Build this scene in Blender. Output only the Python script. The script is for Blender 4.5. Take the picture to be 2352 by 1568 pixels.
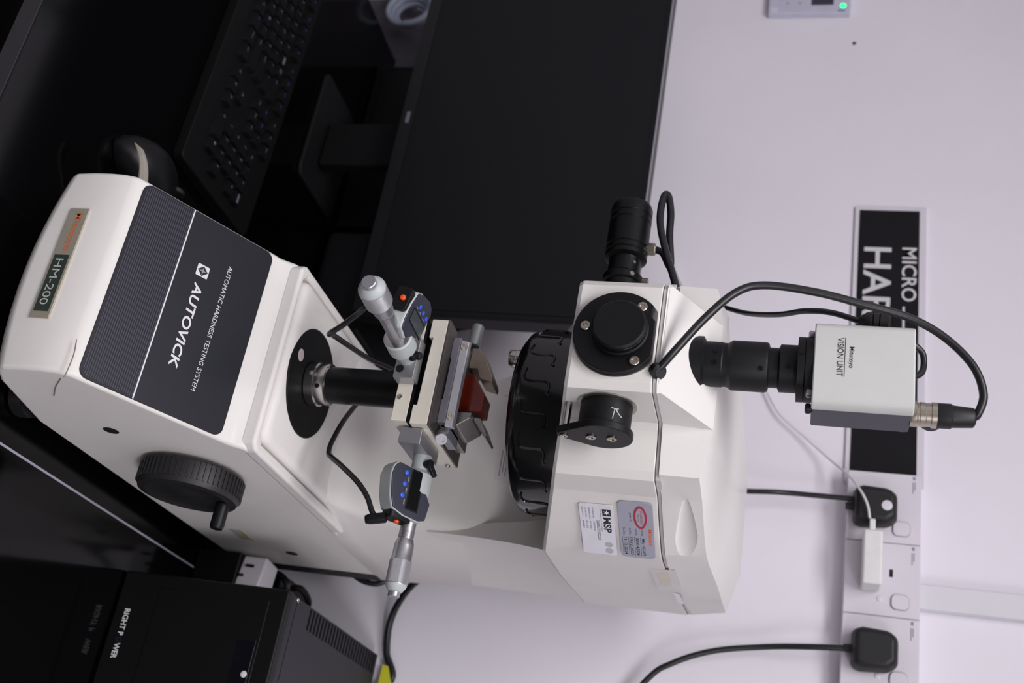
import bpy, bmesh, math, random
from mathutils import Vector, Matrix, Quaternion
random.seed(4)
for o in list(bpy.data.objects): bpy.data.objects.remove(o)
SC = bpy.context.scene
COL = SC.collection
# ---------------------------------------------------------------- camera
# Lengths below are millimetres in the tester's own frame: x right, y towards the wall,
# z up, origin on the stage spindle.  W() turns them into metres with the desk top at z = 0.
ZD = 285.0
def W(p): return Vector((p[0]*.001, p[1]*.001, (p[2]+ZD)*.001))
FPX = 2626.0
CAM = Vector((388., -905., 383.))
_y, _p, _r = math.radians(26.13), math.radians(14.45), math.radians(3.42)
FWD = Vector((-math.sin(_y)*math.cos(_p), math.cos(_y)*math.cos(_p), -math.sin(_p)))
_r0 = Vector((math.cos(_y), math.sin(_y), 0)); _u0 = _r0.cross(FWD)
RGT = math.cos(_r)*_r0 + math.sin(_r)*_u0
UPV = -math.sin(_r)*_r0 + math.cos(_r)*_u0
def ray(x, y): return FWD*FPX + RGT*(y-784) + UPV*(x-1176)
def P(x, y, ax, v):
    d = ray(x, y); i = 'xyz'.index(ax); return CAM + d*((v-CAM[i])/d[i])
cd = bpy.data.cameras.new('camera'); cam = bpy.data.objects.new('camera', cd); COL.objects.link(cam)
m = Matrix((UPV, -RGT, -FWD)).transposed().to_4x4(); m.translation = W(CAM); cam.matrix_world = m
cd.sensor_fit = 'HORIZONTAL'; cd.sensor_width = 22.3; cd.lens = FPX/2352*22.3
cd.clip_start = .02; cd.clip_end = 20
cd.dof.use_dof = True; cd.dof.focus_distance = .93; cd.dof.aperture_fstop = 4.5
SC.camera = cam
# ---------------------------------------------------------------- light
wd = bpy.data.worlds.new('world'); SC.world = wd; wd.use_nodes = True
wd.node_tree.nodes['Background'].inputs[0].default_value = (.62, .62, .70, 1)
wd.node_tree.nodes['Background'].inputs[1].default_value = .05
def area(name, loc, sx, sy, power, col, rot=(0, 0, 0)):
    l = bpy.data.lights.new(name, 'AREA'); l.shape = 'RECTANGLE'; l.size = sx; l.size_y = sy
    l.energy = power; l.color = col
    o = bpy.data.objects.new(name, l); o.location = loc; o.rotation_euler = rot; COL.objects.link(o); return o
LC = (1.0, .975, 1.0)
area('ceiling_light_panel', (.1, -1.0, 1.775), 1.2, .6, 25, LC)
area('ceiling_light_panel', (-.4, -2.9, 1.775), 1.2, .6, 11, LC)
area('ceiling_light_panel', (2.15, -1.75, 1.775), 1.2, .6, 46, LC)
area('ceiling_light_panel', (.8, -4.3, 1.775), 1.2, .6, 10, LC)
SC.view_settings.view_transform = 'Standard'; SC.view_settings.look = 'None'
SC.view_settings.gamma = 1; SC.view_settings.use_curve_mapping = False
SC.view_settings.exposure = 0.12
# ---------------------------------------------------------------- materials
def lin(h):
    if isinstance(h, str):
        h = [int(h[i:i+2], 16)/255 for i in (0, 2, 4)]
    return tuple((c/12.92 if c <= .04045 else ((c+.055)/1.055)**2.4) for c in h)+(1,)
MATS = {}
def mat(name, col, rough=.5, metal=0., var=.04, bump=0., scale=60., coat=0., spec=.5, emit=0., trans=0.):
    if name in MATS: return MATS[name]
    m = bpy.data.materials.new(name); m.use_nodes = True; nt = m.node_tree; b = nt.nodes['Principled BSDF']
    c = lin(col)
    tc = nt.nodes.new('ShaderNodeTexCoord'); nz = nt.nodes.new('ShaderNodeTexNoise')
    nz.inputs['Scale'].default_value = scale; nz.inputs['Detail'].default_value = 4
    nt.links.new(tc.outputs['Object'], nz.inputs['Vector'])
    rp = nt.nodes.new('ShaderNodeValToRGB')
    rp.color_ramp.elements[0].position = .3; rp.color_ramp.elements[1].position = .7
    rp.color_ramp.elements[0].color = tuple(x*(1-var) for x in c[:3])+(1,)
    rp.color_ramp.elements[1].color = tuple(min(1, x*(1+var)) for x in c[:3])+(1,)
    nt.links.new(nz.outputs['Fac'], rp.inputs['Fac']); nt.links.new(rp.outputs['Color'], b.inputs['Base Color'])
    b.inputs['Roughness'].default_value = rough; b.inputs['Metallic'].default_value = metal
    b.inputs['Specular IOR Level'].default_value = spec
    b.inputs['Coat Weight'].default_value = coat; b.inputs['Coat Roughness'].default_value = .08
    if trans: b.inputs['Transmission Weight'].default_value = trans
    if emit:
        b.inputs['Emission Color'].default_value = c; b.inputs['Emission Strength'].default_value = emit
    if bump:
        bp = nt.nodes.new('ShaderNodeBump'); bp.inputs['Strength'].default_value = bump; bp.inputs['Distance'].default_value = .0006
        n2 = nt.nodes.new('ShaderNodeTexNoise'); n2.inputs['Scale'].default_value = scale*8
        nt.links.new(tc.outputs['Object'], n2.inputs['Vector'])
        nt.links.new(n2.outputs['Fac'], bp.inputs['Height']); nt.links.new(bp.outputs['Normal'], b.inputs['Normal'])
    MATS[name] = m; return m
def knurl_mat(name, col, sc):
    m = mat(name, col, .38, .9)
    nt = m.node_tree; b = nt.nodes['Principled BSDF']
    tc = nt.nodes.new('ShaderNodeTexCoord'); h = None
    for sgn in (1, -1):
        mp = nt.nodes.new('ShaderNodeMapping'); mp.inputs['Rotation'].default_value = (.7*sgn, .7*sgn, .8*sgn)
        wv = nt.nodes.new('ShaderNodeTexWave'); wv.inputs['Scale'].default_value = sc
        nt.links.new(tc.outputs['Object'], mp.inputs['Vector']); nt.links.new(mp.outputs['Vector'], wv.inputs['Vector'])
        if h is None: h = wv.outputs['Fac']
        else:
            ad = nt.nodes.new('ShaderNodeMath'); ad.operation = 'MULTIPLY'
            nt.links.new(h, ad.inputs[0]); nt.links.new(wv.outputs['Fac'], ad.inputs[1]); h = ad.outputs[0]
    bp = nt.nodes.new('ShaderNodeBump'); bp.inputs['Strength'].default_value = .7; bp.inputs['Distance'].default_value = .0005
    nt.links.new(h, bp.inputs['Height']); nt.links.new(bp.outputs['Normal'], b.inputs['Normal'])
    return m
WHITE = mat('white_painted_metal', 'dddad6', .5, 0, .012, .03, 20, coat=.12, spec=.12)
WHITE2 = mat('white_painted_cover', 'dddad7', .5, 0, .012, .03, 20, coat=.12, spec=.12)
BEIGE = mat('beige_painted_metal', 'd9d5c8', .5, 0, .015, .05, 80)
BLACKM = mat('matt_black_metal', '0a0a0c', .5, 0, .05, .05, 90, spec=.3)
BLACKS = mat('satin_black_metal', '070709', .36, .0, .05, 0, 60, spec=.3)
BLACKP = mat('black_plastic', '0d0d0f', .45, 0, .06, .05, 120, spec=.3)
GLOSSB = mat('glossy_black_plastic', '08080a', .2, 0, .05, 0, 30, coat=.5)
SILVER = mat('satin_silver_metal', 'b4b4b8', .36, .85, .03, .02, 200)
CHROME = mat('polished_steel', 'c9c7c4', .18, 1, .02)
STEEL = mat('machined_steel', '9b9793', .34, .9, .05, .03, 200)
NICKEL = mat('nickel_plated_metal', 'b8b0a2', .3, .95, .03)
SCREWM = mat('screw_steel', 'bdb6a8', .25, 1, .05)
HOLE = mat('dark_hole', '040405', .7)
GREYP = mat('light_grey_plastic', 'aeb4b4', .45, 0, .03)
PANEL = mat('dark_grey_panel_film', '1c1d25', .42, 0, .05, .04, 40, spec=.3)
PANEL2 = mat('ribbed_grey_panel_film', '3f3f4a', .45, 0, .04, .04, 40, spec=.3)
PRINTW = mat('white_print', 'd2d0d2', .5)
PRINTK = mat('black_print', '24242a', .6)
ORANGE = mat('orange_print', 'd8642a', .5)
RUBBER = mat('black_rubber', '0f0f11', .5, 0, .05, .1, 150)
CABLE = mat('black_cable_jacket', '17171a', .38, 0, .06, .05, 200)
# ---------------------------------------------------------------- mesh helpers
ORG = {}
def mk(name, bm, mt, parent=None, bev=0., seg=2, ang=35, label=None, kind=None, cat=None, group=None):
    bmesh.ops.recalc_face_normals(bm, faces=bm.faces)
    for v in bm.verts: v.co = W(v.co)
    lo = Vector([min(v.co[i] for v in bm.verts) for i in range(3)]); hi = Vector([max(v.co[i] for v in bm.verts) for i in range(3)])
    c = (lo+hi)/2
    if parent is None: c.z = lo.z
    for v in bm.verts: v.co -= c
    me = bpy.data.meshes.new(name); bm.to_mesh(me); bm.free()
    me.polygons.foreach_set('use_smooth', [True]*len(me.polygons))
    me.set_sharp_from_angle(angle=math.radians(ang))
    me.materials.append(mt)
    o = bpy.data.objects.new(name, me); COL.objects.link(o)
    ORG[o.name] = c
    if parent: o.parent = parent; o.location = c-ORG[parent.name]
    else: o.location = c
    if bev:
        b = o.modifiers.new('bevel', 'BEVEL'); b.width = bev*.001; b.segments = seg; b.limit_method = 'ANGLE'
        b.angle_limit = math.radians(28); b.harden_normals = True
    tag(o, label, cat, group, kind); return o
def tag(o, label=None, cat=None, group=None, kind=None):
    if label: o['label'] = label
    if cat: o['category'] = cat
    if group: o['group'] = group
    if kind: o['kind'] = kind
    return o
def root(name, label, cat, base, group=None):
    o = bpy.data.objects.new(name, None); o.empty_display_size = .02; COL.objects.link(o)
    o.location = W(base); ORG[o.name] = W(base); return tag(o, label, cat, group)
def B(): return bmesh.new()
def box(bm, x0, x1, y0, y1, z0, z1):
    v = [bm.verts.new(p) for p in ((x0,y0,z0),(x1,y0,z0),(x1,y1,z0),(x0,y1,z0),(x0,y0,z1),(x1,y0,z1),(x1,y1,z1),(x0,y1,z1))]
    for f in ((3,2,1,0),(4,5,6,7),(0,1,5,4),(1,2,6,5),(2,3,7,6),(3,0,4,7)): bm.faces.new([v[i] for i in f])
    return bm
def bx(*a): return box(B(), *a)
def rings(bm, rs, cap0=True, cap1=True):
    vs = [[bm.verts.new(p) for p in r] for r in rs]; n = len(rs[0])
    for a, b in zip(vs, vs[1:]):
        for i in range(n): bm.faces.new((a[i], a[(i+1) % n], b[(i+1) % n], b[i]))
    if cap0: bm.faces.new(vs[0][::-1])
    if cap1: bm.faces.new(vs[-1])
    return bm
def frame(n, hint=None):
    n = Vector(n).normalized()
    h = Vector(hint) if hint else (Vector((0,0,1)) if abs(n.z) < .9 else Vector((1,0,0)))
    x = h.cross(n).normalized() if not hint else (h-n*h.dot(n)).normalized()
    return x, n.cross(x), n
def poly(bm, pts, O, X, Y, t0, t1):
    O, X, Y = Vector(O), Vector(X).normalized(), Vector(Y).normalized(); N = X.cross(Y)
    return rings(bm, [[O+X*a+Y*b+N*t for a, b in pts] for t in (t0, t1)])
def rrect(w, h, r, n=5, cx=0, cy=0):
    out = []
    for sx, sy, a0 in ((1,1,0),(-1,1,90),(-1,-1,180),(1,-1,270)):
        for i in range(n+1):
            a = math.radians(a0+90*i/n); out.append((cx+sx*(w/2-r)+r*math.cos(a), cy+sy*(h/2-r)+r*math.sin(a)))
    return out
def lathe(bm, prof, O, N, seg=40):
    O = Vector(O); x, y, n = frame(N)
    rs = [[O+n*h+(x*math.cos(2*math.pi*i/seg)+y*math.sin(2*math.pi*i/seg))*r for i in range(seg)] for r, h in prof]
    return rings(bm, rs)
def lth(prof, O, N, seg=40): return lathe(B(), prof, O, N, seg)
def spline(pts, n=8):
    pts = [Vector(p) for p in pts]; q = [pts[0]*2-pts[1]]+pts+[pts[-1]*2-pts[-2]]; out = []
    for i in range(1, len(q)-2):
        a, b, c, d = q[i-1:i+3]
        for k in range(n):
            t = k/n; out.append(.5*((2*b)+(c-a)*t+(2*a-5*b+4*c-d)*t*t+(3*b-a-3*c+d)*t**3))
    return out+[pts[-1]]
def tube(bm, pts, r, n=8, seg=10, raw=False):
    ps = [Vector(p) for p in pts] if raw else spline(pts, n)
    t = (ps[1]-ps[0]).normalized(); x = t.orthogonal().normalized(); rs = []
    for i, p in enumerate(ps):
        t2 = (ps[min(i+1, len(ps)-1)]-ps[max(i-1, 0)]).normalized()
        x = (x-t2*x.dot(t2)).normalized(); y = t2.cross(x)
        rs.append([p+(x*math.cos(2*math.pi*k/seg)+y*math.sin(2*math.pi*k/seg))*r for k in range(seg)])
    return rings(bm, rs)
INST = {}
def inst(key, builder, name, parent, pos, N, mt, roll=0., ang=35):
    """object that shares mesh data; builder fills a bmesh in mm around the origin, pointing along +z"""
    if key not in INST:
        bm = builder(); bmesh.ops.recalc_face_normals(bm, faces=bm.faces)
        for v in bm.verts: v.co *= .001
        me = bpy.data.meshes.new(name); bm.to_mesh(me); bm.free()
        me.polygons.foreach_set('use_smooth', [True]*len(me.polygons)); me.set_sharp_from_angle(angle=math.radians(ang))
        me.materials.append(mt); INST[key] = me
    o = bpy.data.objects.new(name, INST[key]); COL.objects.link(o)
    x, y, n = frame(N)
    R = Matrix((x, y, n)).transposed() @ Matrix.Rotation(roll, 3, 'Z')
    o.rotation_euler = R.to_euler(); w = W(pos); ORG[o.name] = w
    o.parent = parent; o.location = w-ORG[parent.name]; return o
def screw_bm(r, h):
    bm = lth([(r*.25, h*.45), (r*.42, h*.45), (r*.52, h), (r*.9, h), (r, h*.75), (r, -1)], (0,0,0), (0,0,1), 16); return bm
def screw(parent, pos, N, r=2.5, h=1.6, name='screw', mt=None):
    return inst(('scr', r, h, (mt or SCREWM).name), lambda: screw_bm(r, h), name, parent, pos, N, mt or SCREWM)
def setscrew(parent, pos, N, r=2.):
    o = inst(('set', r), lambda: lth([(r*.5, .2), (r*.6, .5), (r, .5), (r, -.6)], (0,0,0), (0,0,1), 14), 'set_screw', parent, pos, N, BLACKS); return o
TXT = {}
def text(s, O, X, Y, w=None, h=None, mt=None, parent=None, name='lettering', bold=0., depth=.3, align='L', shear=0., label=None):
    """lettering as a thin mesh lying on the plane O, X (reading direction), Y (up); w, h in mm"""
    key = (s, bold, shear)
    if key not in TXT:
        cu = bpy.data.curves.new('t', 'FONT'); cu.body = s; cu.resolution_u = 3; cu.offset = bold; cu.shear = shear
        ob = bpy.data.objects.new('t', cu); COL.objects.link(ob)
        dg = bpy.context.evaluated_depsgraph_get(); me = bpy.data.meshes.new_from_object(ob.evaluated_get(dg))
        vs = [tuple(v.co) for v in me.vertices]; fs = [tuple(p.vertices) for p in me.polygons]
        bpy.data.objects.remove(ob); bpy.data.curves.remove(cu); bpy.data.meshes.remove(me); TXT[key] = (vs, fs)
    vs, fs = TXT[key]
    x0 = min(v[0] for v in vs); x1 = max(v[0] for v in vs); y0 = min(v[1] for v in vs); y1 = max(v[1] for v in vs)
    if w is None: sx = sy = h/(y1-y0)
    elif h is None: sx = sy = w/(x1-x0)
    else: sx = w/(x1-x0); sy = h/(y1-y0)
    X, Y, O = Vector(X).normalized(), Vector(Y).normalized(), Vector(O); N = X.cross(Y)
    if align == 'C': O = O-X*(x1-x0)*sx/2
    bm = B(); vv = [bm.verts.new(O+X*(a-x0)*sx+Y*(b-y0)*sy+N*depth) for a, b, c in vs]
    for f in fs:
        try: bm.faces.new([vv[i] for i in f])
        except ValueError: pass
    o = mk(name, bm, mt, parent, label=label); return o
EX, EY, EZ = Vector((1,0,0)), Vector((0,1,0)), Vector((0,0,1))
# ================================================================= SETTING
WY = 461.
WALL = mat('lavender_white_wall_paint', 'ece8f0', .6, 0, .018, .05, 6)
mk('wall_back', bx(-900, 3000, WY, WY+80, -1035, 1500), WALL, kind='structure', label='white painted wall behind the tester')
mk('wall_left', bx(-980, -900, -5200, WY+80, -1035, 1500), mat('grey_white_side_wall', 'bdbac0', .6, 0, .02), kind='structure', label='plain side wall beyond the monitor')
mk('wall_right', bx(3000, 3080, -5200, WY+80, -1035, 1500), mat('side_wall_paint', 'd6d3d9', .6, 0, .02), kind='structure', label='plain side wall of the room')
mk('wall_front', bx(-980, 3080, -5280, -5200, -1035, 1500), mat('rear_wall_paint', '9a979d', .6, 0, .02), kind='structure', label='plain wall across the room')
mk('ceiling', bx(-980, 3080, -5280, WY+80, 1500, 1580), mat('ceiling_paint', 'd8d6da', .8, 0, .02), kind='structure', label='white ceiling')
mk('floor', bx(-980, 3080, -5280, WY+80, -1085, -1035), mat('dark_floor', '3a3833', .6, 0, .1, .1, 12), kind='structure', label='dark floor in front of the desk')
mk('wall_mark', lth([(1.2, 0), (2.6, .2), (2.8, .6)], P(1962, 100, 'y', WY-.3), (0,-1,0), 10), HOLE, None, label='small dark plug hole in the bare wall', cat='wall mark')

# ---- desk
DESK = mat('polished_black_stone', '030304', .1, 0, .25, 0, 300, spec=.32)
EDGE = mat('honed_stone_edge', '2e2c30', .55, 0, .1, .1, 100)
desk = root('desk', 'long polished black stone desk under the tester', 'desk', (300, 100, -1035))
for x0, x1 in ((-770, 116.6), (118.2, 1890)):
    mk('stone_slab', bx(x0, x1, -246, WY-1, -305, -285), DESK, desk, 1.0)
    mk('front_edge', bx(x0, x1, -247.5, -246, -304, -286), EDGE, desk, label='grey honed front edge')
mk('joint_strip', bx(116.4, 118.4, -246, WY-1, -303, -284.7), mat('pale_joint_filler', 'a9a3b2', .4), desk, label='pale filler line between two slabs')
for x in (-740, 100, 900, 1800): mk('support_panel', bx(x-15, x+15, -200, WY-20, -1035, -305), BLACKP, desk)

# ================================================================= HARDNESS TESTER
T = root('hardness_tester', 'white microhardness tester with sloping dark front panel and overhanging head', 'hardness tester', (0, 70, -285))
# ---- base
def base_prof(x):
    k = 1-(x/92.)**2
    out = []
    for y, z in [(-202,-222),(-203.5,-204),(-203.2,-188),(-201.8,-176),(-198.6,-166),(-194,-161.5),(-77,-88.5),(-72,-86),(-67,-80),(-63,-74),(-58,-72),
                 (340,-72),(350,-80),(350,-250),(340,-258),(186,-260),(-88,-262),(-100,-259),(-174,-241),(-196,-229)]:
        f = 0
        if y < -150 and z < -170: f = min(1., (-170-z)/50.)
        out.append((x, y-.5*k*f, z-11*k*f))
    return out
bm = B(); xs = [-92,-80,-60,-40,-20,0,20,40,60,80,92]
rings(bm, [base_prof(x) for x in xs])
body = mk('base_body', bm, WHITE, T, 4, 3, 24)
# raised border of the deck
bm = B(); oy = [(-92,170),(-92,-58),(-86,-66),(86,-66),(92,-58),(92,170),(82,170),(82,-52),(76,-58),(-76,-58),(-82,-52),(-82,170)]
rings(bm, [[(x, y, z) for x, y in oy] for z in (-80, -65)])
mk('deck_border', bm, WHITE, T, 3.5, 3, 50)
# deck with raised pad round the spindle
bm = B(); rings(bm, [[(a, b+54, z) for a, b in rrect(w, h, r, 6)] for z, w, h, r in ((-78, 160, 220, 10), (-68, 160, 220, 10), (-64.5, 158, 218, 10), (-62.2, 153, 213, 10), (-61.4, 144, 204, 10))])
mk('deck_pad', bm, WHITE, T, 0, 2, 40)
# column, flaring into the head
def colring(z, w, yf, wm, wb, yb=352):
    r = 20; p = []
    for i in range(6):
        a = math.radians(180+90*i/5); p.append((-w+r+r*math.cos(a), yf+r+r*math.sin(a), z))
    for i in range(6):
        a = math.radians(270+90*i/5); p.append((w-r+r*math.cos(a), yf+r+r*math.sin(a), z))
    p += [(wm, 182, z), (wb, yb-6, z), (wb-6, yb, z), (-wb+6, yb, z), (-wb, yb-6, z), (-wm, 182, z)]
    return p
bm = B(); rings(bm, [colring(-85, 79, 84, 91.6, 91.6), colring(-81, 79, 84, 92.4, 92.4), colring(-62, 79, 90, 92.3, 92.3), colring(-58, 79.5, 104, 91.8, 92), colring(-48, 80, 124, 91.3, 91.8), colring(-30, 81.5, 141, 90, 91), colring(-5, 82.5, 151, 88, 89.5), colring(30, 83, 156, 85.5, 87), colring(70, 83, 157, 84, 86), colring(170, 83.5, 157, 84, 86), colring(205, 84, 157, 86, 88)])
mk('column', bm, WHITE, T, 0, 2, 60)
# the flanks flare from the column out to the head
for s_ in (-1, 1):
    lo = [(82,163),(83.2,175),(84.5,215),(86,280),(87,344)]; hi = [(117.5,58),(115,105),(109,180),(100,262),(91.5,344)]
    bm = B(); rs = []
    for k in range(13):
        t = k/12; e = t**2.2; z0 = [25, 30, 30, 30, 30]; z1 = [168.5, 167, 165, 163, 160]
        cur = [(s_*(a[0]+(b[0]-a[0])*e), a[1]+(b[1]-a[1])*e, c0+(c1-c0)*t) for a, b, c0, c1 in zip(lo, hi, z0, z1)]
        rs.append(cur+[(s_*70, 344, cur[-1][2]), (s_*70, max(cur[0][1]+8, 160-50*e), cur[0][2])])
    rings(bm, rs); mk('head_gusset', bm, WHITE, T, 0, 2, 22)
# ---- head below the seam
half = [(40,-141),(46,-136),(46.5,-80),(52,-75),(82,-67),(88,-62),(91,-33),(108,8),(117,36),(118.5,60),(112,160),(92,345),(86,351)]
SEAM = 274.5
outl = half+[(-x, y) for x, y in half[::-1]]
def zb(x, y): return 208.8-.205*(y+140) if y < 60 else 208.8-.205*200-.03*(y-60)
bm = B(); rings(bm, [[(x*.97, y+1.5, zb(x, y)-0) for x, y in outl], [(x, y, zb(x, y)+3) for x, y in outl], [(x, y, SEAM-.6) for x, y in outl], [(x*.995, y+.5, SEAM) for x, y in outl]])
mk('head_housing', bm, WHITE, T, 3, 3, 16)
# ---- lid above the seam
def sgn(p, s): return (p[0]*s, p[1], p[2])
bm = B()
L = {}
hz = SEAM+3.6
seam = [(40,-141),(46,-136),(46.5,-80),(84,-67),(91,-33),(108,8),(117,36),(118.5,60),(112,160),(90,350)]
top = [(41,-139.5,279.5),(45,-134,281.5),(45.5,-72,316.5),(83.5,-65.5,309),(90,-30,310),(105,10,311),(113,38,312),(114,62,313),(107,160,316),(86,340,315)]
for s in (1, -1):
    for i, (x, y) in enumerate(seam): L['s', i, s] = bm.verts.new((x*s, y, hz))
    for i, p in enumerate(top): L['t', i, s] = bm.verts.new(sgn(p, s))
    L['r', 0, s] = bm.verts.new((44*s, -20, 321)); L['r', 1, s] = bm.verts.new((60*s, 90, 326)); L['r', 2, s] = bm.verts.new((55*s, 300, 329))
def F(*k):
    try: bm.faces.new([L[q] for q in k])
    except ValueError: pass
for s in (1, -1):
    for i in range(9):
        F(('s',i,s), ('s',i+1,s), ('t',i+1,s), ('t',i,s))
    F(('t',2,s), ('t',3,s), ('t',4,s), ('r',0,s))
    F(('t',4,s), ('t',5,s), ('t',6,s), ('r',1,s), ('r',0,s))
    F(('t',6,s), ('t',7,s), ('t',8,s), ('r',1,s))
    F(('t',8,s), ('t',9,s), ('r',2,s), ('r',1,s))
F(('s',0,-1),('s',0,1),('t',0,1),('t',0,-1)); F(('t',0,-1),('t',0,1),('t',1,1),('t',1,-1)); F(('t',1,-1),('t',1,1),('t',2,1),('t',2,-1))
F(('t',2,-1),('t',2,1),('r',0,1),('r',0,-1)); F(('r',0,-1),('r',0,1),('r',1,1),('r',1,-1)); F(('r',1,-1),('r',1,1),('r',2,1),('r',2,-1))
F(('r',2,-1),('r',2,1),('t',9,1),('t',9,-1)); F(('t',9,-1),('t',9,1),('s',9,1),('s',9,-1))
bm.faces.new([L['s',i,1] for i in range(10)]+[L['s',i,-1] for i in range(9,-1,-1)])
cover = mk('head_cover', bm, WHITE2, T, 0, 3, 25)
mk('seam_gasket', rings(B(), [[(x*.986, y+.9, z) for x, y in outl] for z in (SEAM-1, SEAM+5)]), mat('seam_band', 'c4c0bb', .5), T, label='pale recessed seam band')
mk('seam_line', rings(B(), [[(x*.9905, y+.6, z) for x, y in outl] for z in (SEAM-1, SEAM+.7)]), mat('seam_shadow_line', '4a4846', .8), T)
dd = Vector((26, 62, 0)).normalized(); dn = Vector((dd.y, -dd.x, 0))
def Dp(s, z, o=0): return Vector((91, -33, 0))+dd*s+EZ*z+dn*o
def onplane(x, y, p, n):
    d = ray(x, y); return CAM+d*((Vector(p)-CAM).dot(n)/d.dot(n))
# shallow finger scoop cut into the cover's flank
def scoop(target, c, ax, ay, az, ra, rb, rc):
    bm = bmesh.new(); bmesh.ops.create_uvsphere(bm, u_segments=40, v_segments=24, radius=1)
    for v in bm.verts:
        k = 1+.45*v.co.x
        v.co = W(c+ax*(v.co.x*ra)+ay*(v.co.y*rb*k)+az*(v.co.z*rc*k))
    me = bpy.data.meshes.new('cut'); bm.to_mesh(me); bm.free(); cu = bpy.data.objects.new('cut', me); COL.objects.link(cu)
    md = target.modifiers.new('cut', 'BOOLEAN'); md.object = cu; md.operation = 'DIFFERENCE'; md.solver = 'EXACT'
    bpy.context.view_layer.update(); dg = bpy.context.evaluated_depsgraph_get()
    nm = bpy.data.meshes.new_from_object(target.evaluated_get(dg)); target.modifiers.remove(md)
    old = target.data; target.data = nm; bpy.data.meshes.remove(old); bpy.data.objects.remove(cu); bpy.data.meshes.remove(me)
    nm.polygons.foreach_set('use_smooth', [True]*len(nm.polygons)); nm.set_sharp_from_angle(angle=math.radians(14))
sc_ = onplane(1578, 1225, (90,-33,0), dn)
scoop(cover, sc_+dd*4-dn*.4, dd, EZ, dn, 47, 9.4, 4.2)
b_ = cover.modifiers.new('bevel', 'BEVEL'); b_.width = .0028; b_.segments = 3; b_.limit_method = 'ANGLE'; b_.angle_limit = math.radians(33); b_.harden_normals = True
# ---- sloping front panel
t_ = Vector((0,115,72)).normalized(); nrm = EX.cross(t_)
PO = Vector((0,-193,-161.2))
def pan(a, s, h=0): return PO+EX*a+t_*s+nrm*h
bm = poly(B(), rrect(179, 133, 8, 5, 0, 67), PO, EX, t_, -.5, 1.3)
panel = mk('front_panel', bm, PANEL, T, .4, 2, label='dark grey sloping front panel')
bm = poly(B(), [(-89.3,48.8),(-89.3,8)]+[(a, b) for a, b in rrect(178.6, 60, 8, 5, 0, 30.7)[12:24]]+[(89.3,8),(89.3,48.8)], PO, EX, t_, 1.3, 1.5)
mk('ribbed_field', bm, PANEL, panel, label='finely ribbed lower field')
for i in range(24):
    s = 3.2+i*1.9; ins = 6 if i == 0 else (3.2 if i == 1 else 1.2)
    mk('rib', poly(B(), [(-89+ins,s),(89-ins,s),(89-ins,s+.8),(-89+ins,s+.8)], PO, EX, t_, 1.4, 1.9), PANEL2, panel)
mk('divider_line', poly(B(), [(-89.2,48.4),(89.2,48.4),(89.2,49.6),(-89.2,49.6)], PO, EX, t_, 1.3, 1.75), PRINTW, panel, label='thin white dividing line')
text('AUTOVICK', pan(-28.5, 68.5, 1.3), EX, t_, 79, 8.6, PRINTW, panel, bold=.022, shear=.12)
text('AUTOMATIC HARDNESS TESTING SYSTEM', pan(-57, 94.3, 1.3), EX, t_, 119, 4.2, PRINTW, panel)
mk('emblem', poly(B(), rrect(11, 11.5, .8, 3, -40.5, 72.6), PO, EX, t_, 1.2, 1.42), PRINTW, panel, label='white square emblem with a dark star diamond')
q = [(-40.5,77.6),(-45.2,72.6),(-40.5,67.6),(-35.8,72.6)]
mk('emblem_diamond', poly(B(), q, PO, EX, t_, 1.3, 1.52), PANEL, panel)
q = [(-40.5+r_*math.cos(i*math.pi/4+math.pi/2), 72.6+r_*math.sin(i*math.pi/4+math.pi/2)) for i, r_ in enumerate((4.,1.,4.,1.,4.,1.,4.,1.))]
mk('emblem_star', poly(B(), q, PO, EX, t_, 1.4, 1.62), mat('pale_grey_print', '8d8f98', .5), panel)
# ---- name plate on the chin
NY = lambda x: -203.3-.5*(1-(x/92.)**2)
bm = B()
rr = rrect(102, 17.5, 2, 4, -2.6, -203)
def nbend(pts, off): return [(a, NY(a)-off, b) for a, b in pts]
xsn = [-53.6+i*102/12 for i in range(13)]
rings(bm, [[(x, NY(x)-o_, z) for o_, z in ((-2,-211.8),(1.4,-211.8),(1.4,-194.2),(-2,-194.2))] for x in xsn])
plate = mk('name_plate', bm, mat('champagne_metal_plate', 'b7b0a0', .35, .5), T, .3)
xsn = [-9+i*51.5/8 for i in range(9)]
rings(bm := B(), [[(x, NY(x)-o_, z) for o_, z in ((1.2,-209.6),(1.75,-209.6),(1.75,-196.2),(1.2,-196.2))] for x in xsn])
mk('model_field', bm, mat('dark_green_field', '2e3833', .4), plate, label='dark green model field')
text('Mitutoyo', (-49, -205.2, -205.5), (1,0,0), EZ, 36, 7.4, ORANGE, plate, bold=.012, depth=.2)
text('HM-200', (-5, -205.6, -206.6), (1,0,0), EZ, 42, 7.2, mat('silver_print', 'b5b8b2', .4), plate, bold=.0, depth=.25)
# ---- grimy hairline at the corner of the base
GR = mat('brown_grime', '7d7164', .8)
mk('grime_line', tube(B(), [P(176,780,'y',-202.5), P(169,815,'y',-203), P(152,856,'y',-203.4), P(146,866,'y',-203.4)], .45, 4, 6), GR, T)
mk('grime_line', tube(B(), [P(140,868,'x',92.2), P(128,888,'x',92.2), P(124,908,'x',92.2)], .6, 4, 6), GR, T)
# ---- holes, plugs and feet on the flank
for y, z, r in ((-81,-193,7), (271,-163,7)):
    mk('access_hole', lth([(r*.6,-1), (r,.2), (r,.4)], (92, y, z), (1,0,0), 20), HOLE, T)
for x in (-70, 70):
    for y in (-92, 300):
        mk('foot', lth([(16,0), (20,2), (20,14), (14,16), (14,24)], (x, y, -285), EZ, 24), RUBBER, T)
mk('rear_plate', bx(-88, 92.5, 326, 354, -250, -78), mat('dark_rear_plate', '1c1c20', .5), T, 2)
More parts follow.
